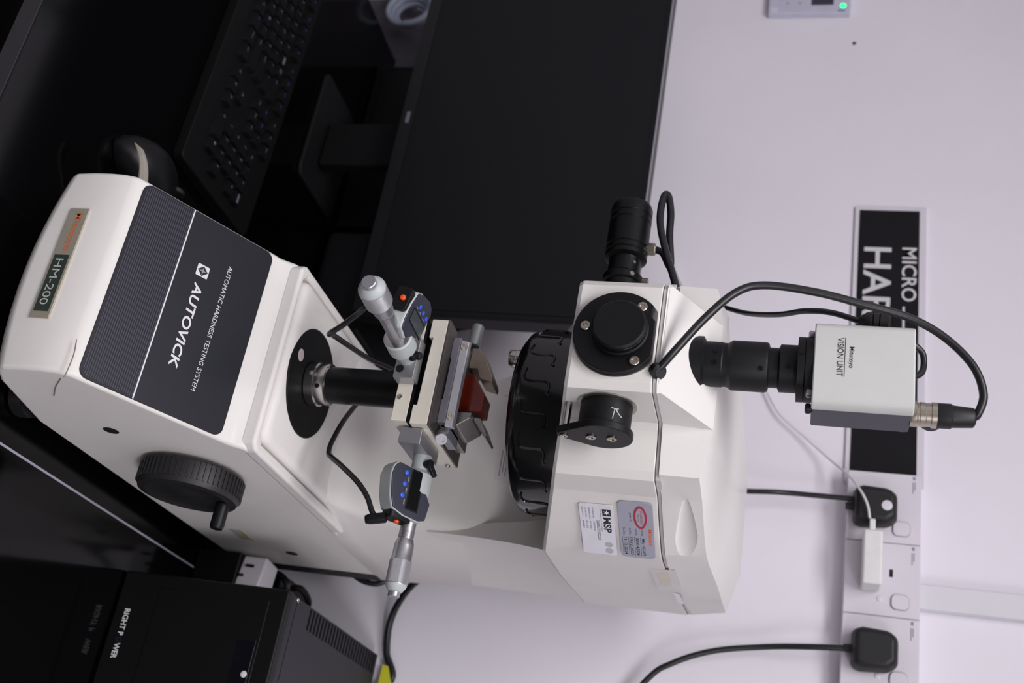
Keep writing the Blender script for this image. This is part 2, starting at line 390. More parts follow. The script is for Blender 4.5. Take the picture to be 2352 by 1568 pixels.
# warning label on the flank
wl = mk('warning_label', bx(92, 92.3, 196, 232, -208, -192), mat('clear_label_film', 'b3aeb0', .4), T)
mk('yellow_band', bx(92.1, 92.5, 204, 224, -198, -194), mat('yellow_print', 'b6a520', .5), wl)
# ---- hand wheel
wh = mk('hand_wheel', lth([(12,-3), (12,0), (44,0), (47,2), (47,18), (45,23), (38,24), (34,22), (16,21), (12,23), (5,23)], (95, 4, -154), (1,0,0), 64), mat('charcoal_ribbed_plastic', '1d1c1f', .5, 0, .05, .1, 90), T, 0, 2, 30, label='charcoal ribbed hand wheel')
for i in range(60):
    a = 2*math.pi*i/60
    inst('whrib', lambda: bx(-.9, .9, -1., .8, 2, 18.5), 'grip_rib', wh, (95, 4+47.3*math.cos(a), -154+47.3*math.sin(a)), (1,0,0), MATS['charcoal_ribbed_plastic'], roll=a)
a = math.radians(62)
mk('crank_handle', lth([(5,0), (6.5,2), (6.5,22), (5.5,25), (2,26)], (116, 4+33*math.cos(a), -154+33*math.sin(a)), (1,0,0), 24), BLACKP, wh, label='short black crank handle')
# ---- spindle
disc = mk('table_disc', lth([(50,-67), (51,-66), (51,-61), (50.2,-60), (24,-60)], (0,0,0), EZ, 72), mat('black_oxide_disc', '060607', .6, 0, .04, 0, 60, spec=.18), T, label='black round spindle disc')
mk('round_sticker', lth([(5.8,-60), (5.8,-59.6), (5,-59.5)], (-12, -36, 0), EZ, 24), mat('pale_pink_sticker', 'b8aeae', .6), disc)
mk('spindle_collar', lth([(20,-60), (21,-59), (21,-51), (19.5,-50), (19.5,-41), (18,-40)], (0,0,0), EZ, 48), CHROME, T, label='polished steel collar')
for a in (-1.1, -2.6): setscrew(T, (19.4*math.cos(a), 19.4*math.sin(a), -46), (math.cos(a), math.sin(a), 0), 2.2)
mk('spindle_shaft', lth([(17,-45), (17,41.9)], (0,0,0), EZ, 48), BLACKS, T, label='black spindle shaft')
# ---- turret
TC = Vector((0, 52, 0))
turret = mk('turret', lth([(60,134), (76,136), (82.5,141), (85,148), (85,196), (70,199)], TC, EZ, 96), GLOSSB, T, 0, 2, 40, label='glossy black rotating turret drum')
def hook():
    # an S-shaped raised ridge lying on the drum; +z axis is the drum axis
    pts = []
    for a, z in ((-8,150), (-6,149), (-3,149), (-.5,150.5), (.4,154), (.6,160), (.7,168), (1.8,171.5), (5,172), (8,171), (9.5,173)):
        t = math.radians(a-90); pts.append((85*math.cos(t), 85*math.sin(t), z))
    return tube(B(), pts, 1.25, 4, 6)
for i in range(18):
    inst('hook', hook, 'grip_ridge', turret, TC, EZ, GLOSSB, roll=math.radians(i*20+7))
mk('objective', lth([(3,119), (7.5,119.5), (8.4,122), (8.4,126), (8,126.4), (8.6,127), (8.6,133), (9.4,133.5), (9.4,140)], (-47, 18, 0), EZ, 32), CHROME, T, 0, 2, 30, label='polished objective barrel under the turret')
mk('column_label', bx(-12, 24, 156.4, 157.2, 86, 102), mat('off_white_label', 'd6d3d3', .6), T)
for i in range(4): mk('label_print', bx(-9, 19-4*(i % 2), 156.1, 156.5, 89.5+i*3, 90.5+i*3), mat('grey_label_print', '8f8b90', .6), T)
# ---- black cap on the nose
bm = B(); pts = []
for i in range(64):
    a = 2*math.pi*i/64+.02
    x, z = 34*math.cos(a), 34*math.sin(a)
    if z > 27.5: z = 27.5
    pts.append((x, z))
CC = Vector((2.5, -141, 245))
# notch near the end of the flat
pts2 = []
for x, z in pts:
    if z >= 27.4 and -20 < x < -13.5: z = 24.5
    pts2.append((x, z))
bm = poly(B(), pts2, CC, EX, EZ, -1, 6.5)
cap = mk('illuminator_cap', bm, BLACKM, T, .8, 2, 50, label='black round cap with central knob')
mk('cap_rim_ring', poly(B(), [(x*1.03, min(z*1.03, 28)) for x, z in pts], CC, EX, EZ, -1, .8), STEEL, cap)
KC = CC+Vector((0,0,2.5))
mk('knob', lth([(21.5,5), (21.5,10), (20.4,10.6), (20.4,18), (19,19.6), (5,19.6)], KC, (0,-1,0), 64), BLACKM, cap)
mk('knob_knurl_ring', lth([(20.5,13), (20.8,13.3), (20.8,16), (20.5,16.3)], KC, (0,-1,0), 72), BLACKS, cap)
for q in ((1345,748), (1476,705), (1457,829)):
    screw(cap, P(q[0], q[1], 'y', CC.y-6.8), (0,-1,0), 3.9, 1.6)
# ---- slider on the side of the nose
SY, SZ = -109., 238.
mk('slider_bush', lth([(20,-6), (23,-6), (23,.8), (20.5,1)], (46.5, SY, SZ), (1,0,0), 48), STEEL, T)
slider = mk('filter_slider', lth([(20,-8), (20,25)], (46.5, SY, SZ), (1,0,0), 48), BLACKM, T, label='black pull-out slider barrel')
pl = []
for i in range(25):
    a = math.radians(-25+i*230/24); pl.append((23*math.cos(a), 23*math.sin(a)))
for i in range(9):
    a = math.radians(205+i*130/8); pl.append((1+7*math.cos(a), -29+7*math.sin(a)))
bm = poly(B(), pl, (73.5, SY, SZ), EY, EZ, -6, 0)
endp = mk('end_plate', bm, BLACKM, slider, 1.2, 2, 50, label='drop-shaped black end plate')
screw(endp, (73.5, SY, SZ+7), EX, 4, 1.2); screw(endp, (73.5, SY, SZ-9), EX, 4, 1.2); screw(endp, (73.5, SY+1, SZ-30), EX, 3.2, 1.2)
mk('guide_pin', lth([(3.2,0), (3.2,24)], (46, SY+1, SZ-30), EX, 20), CHROME, slider, label='polished guide pin')
mk('arrow_mark', tube(B(), [(57, SY-17.5, SZ+10.2), (60, SY-16, SZ+12.4), (62, SY-14, SZ+14.6)], .35, 1, 6, True), PRINTW, slider, label='white engraved arrow mark')
mk('arrow_mark', tube(B(), [(56.5, SY-18.9, SZ+7), (57, SY-17.5, SZ+10.2), (56.2, SY-16.3, SZ+12)], .35, 1, 6, True), PRINTW, slider)
mk('arrow_mark', tube(B(), [(57.4, SY-17.9, SZ+9.4), (65, SY-18.2, SZ+8.6)], .35, 1, 6, True), PRINTW, slider)
# ---- lamp housing on the far flank
LX = Vector((-92, -25, 221))
lamp = mk('lamp_housing', lth([(16,-2), (16,14), (17.8,15), (17.8,21), (16,23), (14.5,24), (14.5,36), (14.8,38), (19,40), (19,44), (18,45), (19,46), (19,50), (18,51), (19,52), (19,76), (18,77), (19,78), (19,83), (18,84), (19,85), (19,92), (17.5,96), (8,97)], LX, (-1,0,0), 56), BLACKS, T, 0, 2, 30, label='black cylindrical lamp housing')
screw(lamp, LX+Vector((-32, -10.5, 9.8)), (0,-.75,.66), 1.8, .8)
screw(lamp, LX+Vector((-18, -14.5, 10)), (0,-.8,.6), 2.2, .8)
mk('clamp_screw', lth([(3.5,0), (3.5,6), (3,6.5)], LX+Vector((-18, 0, 16.5)), EZ, 16), STEEL, lamp)
mk('gland_nut', lth([(5.6,-3), (5.6,5), (4.6,6)], LX+Vector((-52, 0, 20)), EZ, 6), NICKEL, lamp, 0, 2, 20, label='nickel hexagon cable gland')
# ---- stickers on the head flank
st = mk('calibration_sticker', poly(B(), rrect(62, 28.5, 1, 3, 44.5, 223.8), Vector((91,-33,0))+dn*1.6, dd, EZ, -1, .25), mat('white_paper_sticker', 'dcdbe2', .55), T, label='white calibration sticker with logo')
o1 = .27
text('MSP', Dp(28, 229, 1.6), dd, EZ, 19, 6.5, PRINTK, st, bold=.03)
mk('logo_block', poly(B(), [(18,229),(26,229),(26,236),(18,236)], Vector((91,-33,0))+dn*1.6, dd, EZ, .2, .4), PRINTK, st)
mk('logo_ring', poly(B(), [(22+r_*math.cos(i*math.pi/6), 232.5+r_*math.sin(i*math.pi/6)) for i, r_ in enumerate([3,1.2]*6)], Vector((91,-33,0))+dn*1.6, dd, EZ, .3, .5), mat('white_print_bright', 'e4e4e8', .5), st)
text('Your Measurement - Our Solution', Dp(18, 227, 1.6), dd, EZ, 28, 1.1, PRINTK, st)
text('CALIBRATION STATUS', Dp(32, 224.4, 1.6), dd, EZ, 25, 1.5, PRINTK, st, bold=.01)
mk('underline', poly(B(), [(32,223.6),(57,223.6),(57,223.9),(32,223.9)], Vector((91,-33,0))+dn*1.6, dd, EZ, .2, .4), PRINTK, st)
for i, (a, b) in enumerate((('Certificate No. :', 'C2024/03250'), ('Calibration Date :', '04.11.2024'), ('Cal. Due Date :', '04.12.2025'), ('Equip Serial No. :', '800042004'))):
    text(a, Dp(17, 220.5-i*3, 1.6), dd, EZ, None, 1.5, PRINTK, st); text(b, Dp(34, 220.5-i*3, 1.6), dd, EZ, None, 1.5, PRINTK, st)
mk('seal', poly(B(), [(62+3.4*math.cos(i*math.pi/8), 232+3.4*math.sin(i*math.pi/8)) for i in range(16)], Vector((91,-33,0))+dn*1.6, dd, EZ, .2, .4), mat('grey_print', 'b2b2ba', .5), st)
mk('seal', poly(B(), [(70+3.4*math.cos(i*math.pi/8), 232+3.4*math.sin(i*math.pi/8)) for i in range(16)], Vector((91,-33,0))+dn*1.6, dd, EZ, .2, .4), MATS['grey_print'], st)
st = mk('standards_sticker', poly(B(), rrect(69, 28.5, 3.5, 4, 41, 256.3), Vector((91,-33,0))+dn*1.6, dd, EZ, -1, .25), mat('silver_foil_sticker', 'a9abb8', .4, .35), T, label='silver standards sticker with red oval')
D0 = Vector((91,-33,0))+dn*1.6
def oval(cx, cy, rx, ry): return [(cx+rx*math.cos(i*math.pi/12), cy+ry*math.sin(i*math.pi/12)) for i in range(24)]
RED = mat('red_print', 'a8283c', .5)
mk('red_oval', poly(B(), oval(24, 260, 14, 5.6), D0, dd, EZ, .2, .4), RED, st)
mk('oval_field', poly(B(), oval(24, 260, 11, 3.7), D0, dd, EZ, .3, .5), MATS['silver_foil_sticker'], st)
text('STANDARDS', Dp(15, 260, 1.6), dd, EZ, 18, 2, RED, st, depth=.55)
text('MALAYSIA', Dp(20, 258, 1.6), dd, EZ, 9, 1.1, RED, st, depth=.55)
text('SAMM 102', Dp(19, 251, 1.6), dd, EZ, 11, 1.6, PRINTK, st, depth=.3)
text('Mitutoyo', Dp(38, 265, 1.6), dd, EZ, 21, 4.2, ORANGE, st, bold=.02, depth=.3)
for i, (a, b) in enumerate((('Cert. No.', 'MMS2 - K23-0679'), ('Serial No.', '8000 42004'), ('Cal. Date', '13-12-2023'), ('Due Date', '13-12-2024'))):
    text(a, Dp(38, 260-i*5, 1.6), dd, EZ, 9, 1.7, PRINTK, st, depth=.3); text(b, Dp(50, 260-i*5, 1.6), dd, EZ, 22, 2.8, PRINTK, st, depth=.3, bold=.01)
    mk('rule_line', poly(B(), [(49,259-i*5),(73,259-i*5),(73,259.25-i*5),(49,259.25-i*5)], D0, dd, EZ, .2, .35), PRINTK, st)
fo = Vector((117.5, 58, 0)); fl = Vector((112-117.5, 102, 0)).normalized(); fnn = fl.cross(EZ)
def patch(name, pix, o0, o1, mt, parent, **k):
    bm = B(); q = [onplane(x, y, fo, fnn) for x, y in pix]
    rings(bm, [[p+fnn*t for p in q] for t in (o0, o1)]); return mk(name, bm, mt, parent, **k)
st = patch('old_tape_patch', [(1493,1303),(1550,1307),(1566,1358),(1512,1352)], .8, 1.7, mat('clear_tape', 'd2cecb', .3), T, label='strip of clear tape with yellowed label')
patch('yellowed_label', [(1509,1309),(1538,1311),(1543,1340),(1517,1338)], 1.5, 1.85, mat('yellowed_paper', 'd6d0c0', .6), st)
patch('silver_patch', [(1548,1362),(1560,1364),(1572,1386),(1558,1384)], 0., .6, mat('bright_tape', 'e4e3e6', .3), T)
# ================================================================= XY STAGE
S = root('xy_stage', 'beige two-axis micrometer stage on the spindle', 'stage', (0, 0, 42))
mk('lower_plate', bx(-50, 48.5, -47.6, 50, 43, 57), BEIGE, S, .8)
mk('lower_rail', bx(-50, 48.5, -47.4, 50, 57, 59.5), BLACKS, S)
bm = B(); pf = [(-50,61.4),(-50,76.3),(50,76.3),(50,60.3),(32.5,60.3),(32.5,63.6),(-32,65.1),(-32,61.4)]
rings(bm, [[(x, y, z) for x, z in pf] for y in (-47.6, 53)])
mk('upper_plate', bm, BEIGE, S, .8, label='beige grooved upper plate')
mk('slide_core', bx(-31, 31, -40, 50, 59, 64.5), BLACKS, S)
mk('top_plate', bx(-50.3, 50.5, -47.4, 54, 76.3, 78.3), mat('brushed_dark_steel', '6d6762', .38, .8, .06, .1, 120), S, .3, label='thin dark steel top plate')
mk('side_cover', bx(50, 50.8, -36, -6, 61, 75.5), BEIGE, S, .3)
screw(S, (50.9, -25, 69), EX, 2.6, 1.4); screw(S, (27, -47.8, 47.5), (0,-1,0), 2.3, 1.0)
screw(S, (51, 49, 70), EX, 2.4, 1.4)
mk('spindle_hub', lth([(24,42), (24,43)], (0,0,0), EZ, 40), BLACKS, S)
mk('micrometer_block', bx(-24, 14.5, -62, -47.6, 42, 60.5), SILVER, S, .8, label='silver micrometer mounting block')
mk('block_bore', lth([(3.,-1), (3.6,.15), (3.6,.3)], (6.5, -62, 47), (0,-1,0), 20), HOLE, S)
mk('micrometer_block', bx(50.8, 65, -40, 14, 51, 71), SILVER, S, .8, label='silver micrometer mounting block')
KN = knurl_mat('knurled_silver', 'b9b9bd', 900.)
FACE = mat('slate_blue_plastic', '30323f', .4, 0, .05, .05, 80)
BLUE = mat('blue_button_plastic', '3558d8', .4)
ORB = mat('orange_button_plastic', 'f0581c', .4)
LCD = mat('grey_lcd_glass', '43474a', .12, 0, .02)
LCDD = mat('dark_lcd_glass', '0d1010', .12, 0, .02)
def micrometer(O, a, n, loff, lcd, kt):
    O, a, n = Vector(O), Vector(a).normalized(), Vector(n).normalized(); l = a.cross(n); l = l if l.dot(Vector((0,0,-1)))+l.dot(Vector((-.5,-.5,0))) > 0 else -l
    mh = mk('micrometer_head', lth([(8,-1), (8.2,0), (8.2,13), (9.5,15), (12.2,17), (12.2,34), (11.2,35), (9,35), (8.5,31)], O, a, 48), GREYP, S, 0, 2, 30, label='digital micrometer head')
    mk('bezel_ring', lth([(9.5,30), (10.8,34.5), (10.8,36), (8.,36)], O, a, 40), CHROME, mh)
    out = [(15,29),(19,33),(28,35),(46,31.5),(56,27),(59.5,14),(60.5,-2),(58,-9),(42,-11),(33,-4),(24,-1),(16,10)]
    out = [(p, q+loff) for p, q in out]
    if a.cross(l).dot(n) < 0: X, Y, pts = l, a, [(q, p) for p, q in out]
    else: X, Y, pts = a, l, out
    mk('display_housing', poly(B(), pts, O, X, Y, -7, 10.4), GREYP, mh, 2.2, 3, 50, label='grey display housing')
    cx = sum(p[0] for p in pts)/len(pts); cy = sum(p[1] for p in pts)/len(pts)
    ins = [(cx+(p-cx)*.95, cy+(q-cy)*.95) for p, q in pts]
    fc = mk('display_face', poly(B(), ins, O, X, Y, 9.5, 11.2), FACE, mh, 1., 2, 50, label='slate blue display face')
    def q2(u, v): return (u, v+loff) if X is a else (v+loff, u)
    def quad(u0, u1, v0, v1): return [q2(u0,v0), q2(u1,v0), q2(u1,v1), q2(u0,v1)] if X is a else [q2(u0,v0), q2(u0,v1), q2(u1,v1), q2(u1,v0)]
    mk('lcd_frame', poly(B(), quad(17.5, 53.5, 1.5, 15), O, X, Y, 10.8, 11.45), BLACKP, fc, .5)
    mk('lcd', poly(B(), quad(19, 52, 3, 13.5), O, X, Y, 11.2, 11.6), lcd, fc)
    for u in (23, 33, 43):
        mk('button', lth([(2.1,10.5), (2.1,11.9), (1.5,12.3)], O+a*u+l*(20+loff), n, 20), BLUE, fc, label='round blue button')
        text('ZERO' if u == 43 else 'ORIGIN' if u == 33 else 'HOLD', O+a*(u+2.6)+l*(17.4+loff), a, -l, 4.4, 1., PRINTW, fc, depth=11.3 if (a.cross(-l)).dot(n) > 0 else -11.3)
    mk('end_cap', poly(B(), rrect(22, 15, 3, 4, 15+loff, 1.5), O+a*57, l, n if l.cross(n).dot(a) > 0 else n, -1, 6) if l.cross(n).dot(a) > 0 else poly(B(), rrect(15, 22, 3, 4, 1.5, 15+loff), O+a*57, n, l, -1, 6), BLACKP, mh, 1., 2, label='black output connector cap')
    mk('release_button', lth([(2.4,5), (2.4,7.6), (1.8,8)], O+a*57+l*(15+loff)+n*3, a, 20), ORB, mh, label='orange oval button')
    mk('sleeve', lth([(6.6,30), (6.6,86)], O, a, 40), SILVER, mh, label='silver graduated sleeve')
    for k in range(9): mk('graduation', lth([(6.65,68+k*1.1), (6.7,68.1+k*1.1), (6.7,68.35+k*1.1), (6.65,68.45+k*1.1)], O, a, 24), STEEL, mh)
    th = mk('thimble', lth([(6.9,74.5), (8.1,78), (8.5,80.5), (8.7,91.5), (9.1*kt,92.2), (9.1*kt,113), (8.9*kt,114)], O, a, 48), SILVER, mh, 0, 2, 30, label='silver thimble')
    mk('knurled_grip', lth([(9.12*kt,93), (9.4*kt,93.3), (9.4*kt,112.7), (9.12*kt,113)], O, a, 64), KN, th)
    mk('ratchet_cone', lth([(9.2*kt,113.4), (9.2*kt,114.2), (8.9*kt,115), (6.2*kt,119.2), (5.4*kt,119.6)], O, a, 40), GREYP, th)
    mk('ratchet_stop', lth([(5*kt,119), (5*kt,123.3), (4.6*kt,123.8), (2,123.8)], O, a, 32), SILVER, th)
    lk = mk('clamp_lever', lth([(3.2,-2), (3.6,0), (3.6,6), (2.6,7.5)], O+a*8+n*8, n, 20), BLACKP, mh, label='small black clamp lever')
    bm = B(); w = l*-1; poly(bm, [(0,-2.6),(12,-2),(13,0),(12,2),(0,2.6)], O+a*8+n*12, (a+w*.9), (a+w*.9).normalized().cross(n)*-1, -2, 2)
    mk('lever_wing', bm, BLACKP, lk, .8)
    return O+a*60+l*(17+loff)
e2 = micrometer((65, -7, 64.5), (1,0,0), (0,-.6,.8), 0, LCDD, 1.)
e1 = micrometer((-5, -62, 51.5), (-.03,-1,.03), (.2,0,.98), 8, LCD, 1.2)
# ================================================================= VISE AND SPECIMEN
VS = root('precision_vise', 'small steel vise clamped on the beige stage', 'vise', (0, 0, 78.3))
GV = mat('grey_anodised_metal', '8f8f98', .42, .6, .03, .03, 100)
bm = B(); pf = [(-42,78.3),(-42,85.5),(40,85.5),(40,78.3),(19,78.3),(18,79.3),(-21,79.3),(-22,78.3)]
rings(bm, [[(x, y, z) for x, z in pf] for y in (-30, -22)])
mk('base_bar', bm, GV, VS, .6, label='grey front bar')
bm = B(); rings(bm, [[(x, y, z) for y, z in ((-29,85.4),(-27,92),(-24.5,94),(-22,92.5),(-22,85.4))] for x in (-40, 43)])
mk('rail', bm, SILVER, VS, .6, label='bright rounded rail')
mk('bed', bx(-42, 42, -22, 38, 78.3, 88), STEEL, VS, .8)
screw(VS, (-34, -28.2, 88.5), (0,-.95,.3), 3.2, 1.2); screw(VS, (33, -28.2, 88.5), (0,-.95,.3), 3.2, 1.2)
TAN = mat('tan_hardened_steel', '8f8376', .4, .7, .08, .05, 80)
bm = B(); rings(bm, [[(x, y, z) for x, z in ((-46,88),(-46,94),(-40,101),(-18,112),(-13,112),(-16,100),(-26,96),(-26,88))] for y in (-2, 26)])
mk('jaw', bm, TAN, VS, 1, label='tan steel fixed jaw')
bm = B(); rings(bm, [[(x, y, z) for x, z in ((24,88),(24,104),(29,103.5),(37,92.5),(37,88))] for y in (-18, 24)])
mk('jaw', bm, STEEL, VS, .6, label='polished moving jaw')
bm = B(); rings(bm, [[(x, y, z) for x, z in ((24,104),(27,104),(42,117),(40,118),(25,110))] for y in (-8, 22)])
mk('jaw_tip', bm, STEEL, VS, .5)
mk('corner_bracket', bx(38, 50, -22, 10, 80, 88), GV, VS, .8)
mk('cap_screw', lth([(2.8,7.2), (2.9,8), (5.2,8), (5.6,7), (5.6,-1)], (49, -22, 82.5), (.6,-.55,.25), 24), SILVER, VS, label='large socket cap screw')
mk('clamp_knob', lth([(4,0), (5.8,1), (5.8,21), (4.5,22.5)], (-53, 10, 84.5), (-1,0,.06), 28), mat('greyed_steel', '8b8f8f', .5, .5), VS, label='dull grey clamping knob')
mk('clamp_rod', lth([(4,0), (4,24)], (-42, 16, 84), (-1,0,.05), 16), STEEL, VS)
bm = B(); rings(bm, [[(x, y, z) for x, z in ((-17,88),(-17,97),(2,110),(18,110),(20,98),(20,88))] for y in (-9, 14)])
mk('specimen', bm, mat('translucent_red_resin', '5c170a', .2, 0, .1, 0, 40, coat=.4), None, .8, label='translucent red resin specimen held between the vise jaws', cat='specimen')

# ================================================================= VISION CAMERA
VC = root('vision_camera', 'white box camera on a black stepped tube above the tester nose', 'camera', (-3.5, -88, 297))
VX = (-3.5, -88, 0)
tubep = mk('camera_tube', lth([(21.5,287), (21.5,305), (17.8,307), (17.8,320), (17.2,321), (17.2,324), (19.6,327.5), (19.6,353), (18.8,355), (15.6,356), (15.6,362.5), (18.6,364), (18.6,376.5), (25.2,377), (25.2,382), (24.6,382.4), (25.2,382.8), (25.2,389)], VX, EZ, 64), BLACKM, VC, 0, 2, 30, label='black stepped coupling tube')
for a, z, r in ((-70,315,17.8), (-100,315.,17.8), (-62,350,19.6), (-70,370.5,18.6), (-95,380,25.2), (-35,380,25.2), (-55,386,25.2)):
    t = math.radians(a); setscrew(tubep, (VX[0]+r*math.cos(t), VX[1]+r*math.sin(t), z), (math.cos(t), math.sin(t), 0), 2.)
CW = mat('pale_grey_camera_shell', 'c6c7c4', .42, 0, .01, .04, 60)
pf = [(-33,-102),(-33,-108)]+[(-33+6*(1-math.cos(t)), -108-6*math.sin(t)) for t in (.4,.8,1.2,1.57)]+[(35-8*(1-math.cos(t)), -106-8*math.sin(t)) for t in (1.57,1.2,.8,.4)]+[(35.5,-106),(35.5,-102)]
pf = [(x, min(y, -101)) for x, y in pf]
bm = B(); rings(bm, [[(x, y, z) for x, y in pf] for z in (388.5, 460.5)])
shell = mk('front_shell', bm, CW, VC, 1.2, 3, 40, label='pale grey camera front shell')
mk('rear_housing', bx(-32.5, 35, -102.5, -70, 388.8, 460), mat('dark_grey_metal_housing', '46464f', .5, .1, .03, .05, 100), VC, 1.5, 2, label='dark grey camera housing')
text('VISION UNIT', (-19.5, -114, 405.2), EX, EZ, 32, 4.6, PRINTK, shell)
text('Mitutoyo', (-12.3, -114, 413), EX, EZ, 17.5, 4.4, PRINTK, shell, bold=.004)
mk('print_rule', bx(-19.6, 12.6, -114.25, -114, 410.6, 411), PRINTK, shell)
for x, mt in ((-28, SILVER), (20, SILVER), (33, BLACKM)):
    mk('thumb_screw', lth([(3.2,0), (4,-1.5), (4,-4), (2.5,-5)], (x, -98, 389), EZ, 20), mt, VC)
con = mk('cable_connector', lth([(9,459.5), (9.6,461), (9.6,464), (8.8,465), (8.8,466), (9.2,466.4), (9.2,470), (8.8,470.5), (8.8,474), (9.6,474.4), (9.6,478)], (27, -88, 0), EZ, 40), NICKEL, VC, 0, 2, 25, label='nickel screw connector')
mk('connector_boot', lth([(9.,477), (9.4,478), (9.4,488), (8.4,489), (7.4,503), (6.8,504), (5,505)], (27, -88, 0), EZ, 32), RUBBER, VC, label='tapered black cable boot')
bm = lth([(8,-4), (9,-3), (9,3), (8,4)], (22, -70, 476), (0,-1,0), 28)
mk('dust_cap', bm, RUBBER, VC, label='black rubber dust cap on its strap')
mk('cap_strap', tube(B(), [(20,-70,458), (19,-69,464), (20,-70,470)], 2.2, 4, 8), RUBBER, VC)
mk('usb_boot', lth([(4,0), (6,3), (8,6), (8,10), (7.2,10.5), (8,11), (8,15), (7.2,15.5), (8.4,16), (8.4,22), (6,24)], P(1972, 738, 'y', -74), P(2056, 746, 'y', -74)-P(1972, 738, 'y', -74), 24), RUBBER, VC, label='ribbed black cable boot beside the camera')

# ================================================================= CABLES
def cable(pts, r, label, mt=CABLE, n=8, name='cable', group=None, seg=10):
    return mk(name, tube(B(), pts, r, n, seg), mt, None, 0, 2, 60, label=label, cat='cable', group=group)
def px(l): return [P(*q) for q in l]
c = [Vector((27,-88,503))]+px([(2246,950,'y',-92),(2259,905,'y',-95),(2235,840,'y',-100),(2170,775,'y',-105),(2090,730,'y',-112),(1980,698,'y',-122),(1870,670,'y',-130),(1755,655,'y',-136),(1690,672,'y',-140),(1620,730,'y',-144),(1555,800,'y',-146),(1518,842,'y',-143),(1506,856,'y',-137)])
cable(c, 3.1, 'thick black camera cable arching from the connector to the tester seam')
mk('cable_grommet', lth([(6,-3), (6,3), (4,4.5)], P(1510, 852, 'y', -140), (.5,-.6,.6), 20), RUBBER, T)
c = px([(1665,706,'y',60),(1720,720,'y',10),(1790,722,'y',-40),(1850,714,'y',-66),(1910,718,'y',-72),(1976,738,'y',-74)])
cable(c, 2.4, 'thin black data cable running into the ribbed boot')
cable(px([(2098,790,'y',-66),(2118,810,'y',-62),(2122,835,'y',-60),(2116,856,'y',-62),(2096,868,'y',-66)]), 2.6, 'short black cable loop behind the camera box')
ng = LX+Vector((-52, 0, 26))
c = [ng]+[Vector((-140,-25,254)), Vector((-126,-27,262))]+px([(1538,540,'y',-30),(1541,490,'y',-30),(1536,452,'y',-30),(1527,448,'y',-32),(1518,480,'y',-36),(1517,520,'y',-40),(1530,580,'y',-46),(1545,630,'y',-54),(1557,672,'y',-60),(1561,684,'y',-58)])
cable(c, 3.3, 'black lamp cable looped above the lamp housing', n=6)
c = px([(1545,600,'y',455),(1562,645,'y',455),(1590,690,'y',455),(1680,790,'y',455),(1750,880,'y',454),(1790,950,'y',452),(1850,1005,'y',450),(1910,1058,'y',440),(1950,1092,'y',420),(1978,1128,'y',404),(1993,1160,'y',402),(1998,1190,'y',403)])
cable(c, 1.5, 'thin white charging cable hanging across the wall', mat('white_cable_jacket', 'dcdcdc', .4), name='charging_cable')
c = px([(1650,1120,'y',380),(1705,1127,'y',400),(1790,1130,'y',425),(1880,1138,'y',428),(1970,1146,'y',428)])
cable(c, 3.2, 'black mains cable of the plug with the white dot', name='mains_cable', group='black mains cables near the wall')
c = [Vector((330,453,-180)), Vector((318,452,-40)), Vector((290,448,80)), Vector((246,442,160))]+px([(1480,1566,'y',438),(1545,1522,'y',434),(1640,1494,'y',436),(1760,1485,'y',438),(1860,1485,'y',430),(1968,1489,'y',429)])
cable(c, 3.4, 'black mains cable sweeping down from the plain black plug', name='mains_cable', group='black mains cables near the wall')
c = px([(1030,1300,'y',372),(985,1318,'y',385),(945,1345,'y',410),(912,1390,'y',436),(893,1440,'y',450),(888,1500,'y',454),(892,1568,'y',454.5)])+[Vector((222,454.5,-160)), Vector((226,454,-240))]
cable(c, 4.4, 'thick black cable hanging behind the column beside the wall', name='mains_cable', group='black mains cables near the wall')
c = px([(815,1322,'y',362),(835,1334,'y',364),(860,1340,'y',366),(880,1336,'y',367),(900,1322,'y',368),(925,1300,'y',368)])
cable(c, 3.4, 'short black cable loop at the back of the column')
c = [e1+Vector((0,2,-2))]+px([(850,700,'y',-118),(820,722,'y',-105),(785,748,'y',-92),(757,766,'y',-80),(766,770,'y',-60),(800,793,'y',-25),(850,825,'y',20),(905,850,'y',60),(930,880,'y',90)])
cable(c, 2.5, 'black output cable trailing from the front micrometer', n=6, name='micrometer_cable', group='micrometer output cables')
c = px([(868,1190,'y',-28),(855,1175,'y',-28),(843,1140,'y',-26),(820,1105,'y',-22),(785,1070,'y',-14),(762,1050,'y',-6),(755,1040,'y',0),(762,1015,'y',10),(790,965,'y',28),(825,920,'y',50)])
cable(c, 2.4, 'black output cable trailing from the side micrometer', n=6, name='micrometer_cable', group='micrometer output cables')
mk('micrometer_plug', lth([(3,0), (4.5,1), (4.5,14), (3.4,18)], P(888, 1188, 'y', -27), P(866, 1190, 'y', -28)-P(888, 1188, 'y', -27), 20), BLACKP, S)
c = px([(1038,760,'y',440),(1075,752,'y',440),(1150,746,'y',440),(1240,744,'y',440),(1330,742,'y',440)])
cable(c, 3., 'black cable stretched along the wall behind the stage')
cable(px([(1035,772,'y',445),(1052,745,'y',445),(1070,725,'y',445)]), 2.6, 'short black cable crossing below the monitor edge')
cable(px([(815,760,'y',330),(840,800,'y',330),(862,840,'y',325),(890,850,'y',322),(915,880,'y',322),(900,900,'y',324)]), 4, 'black cable bundle lying behind the base')

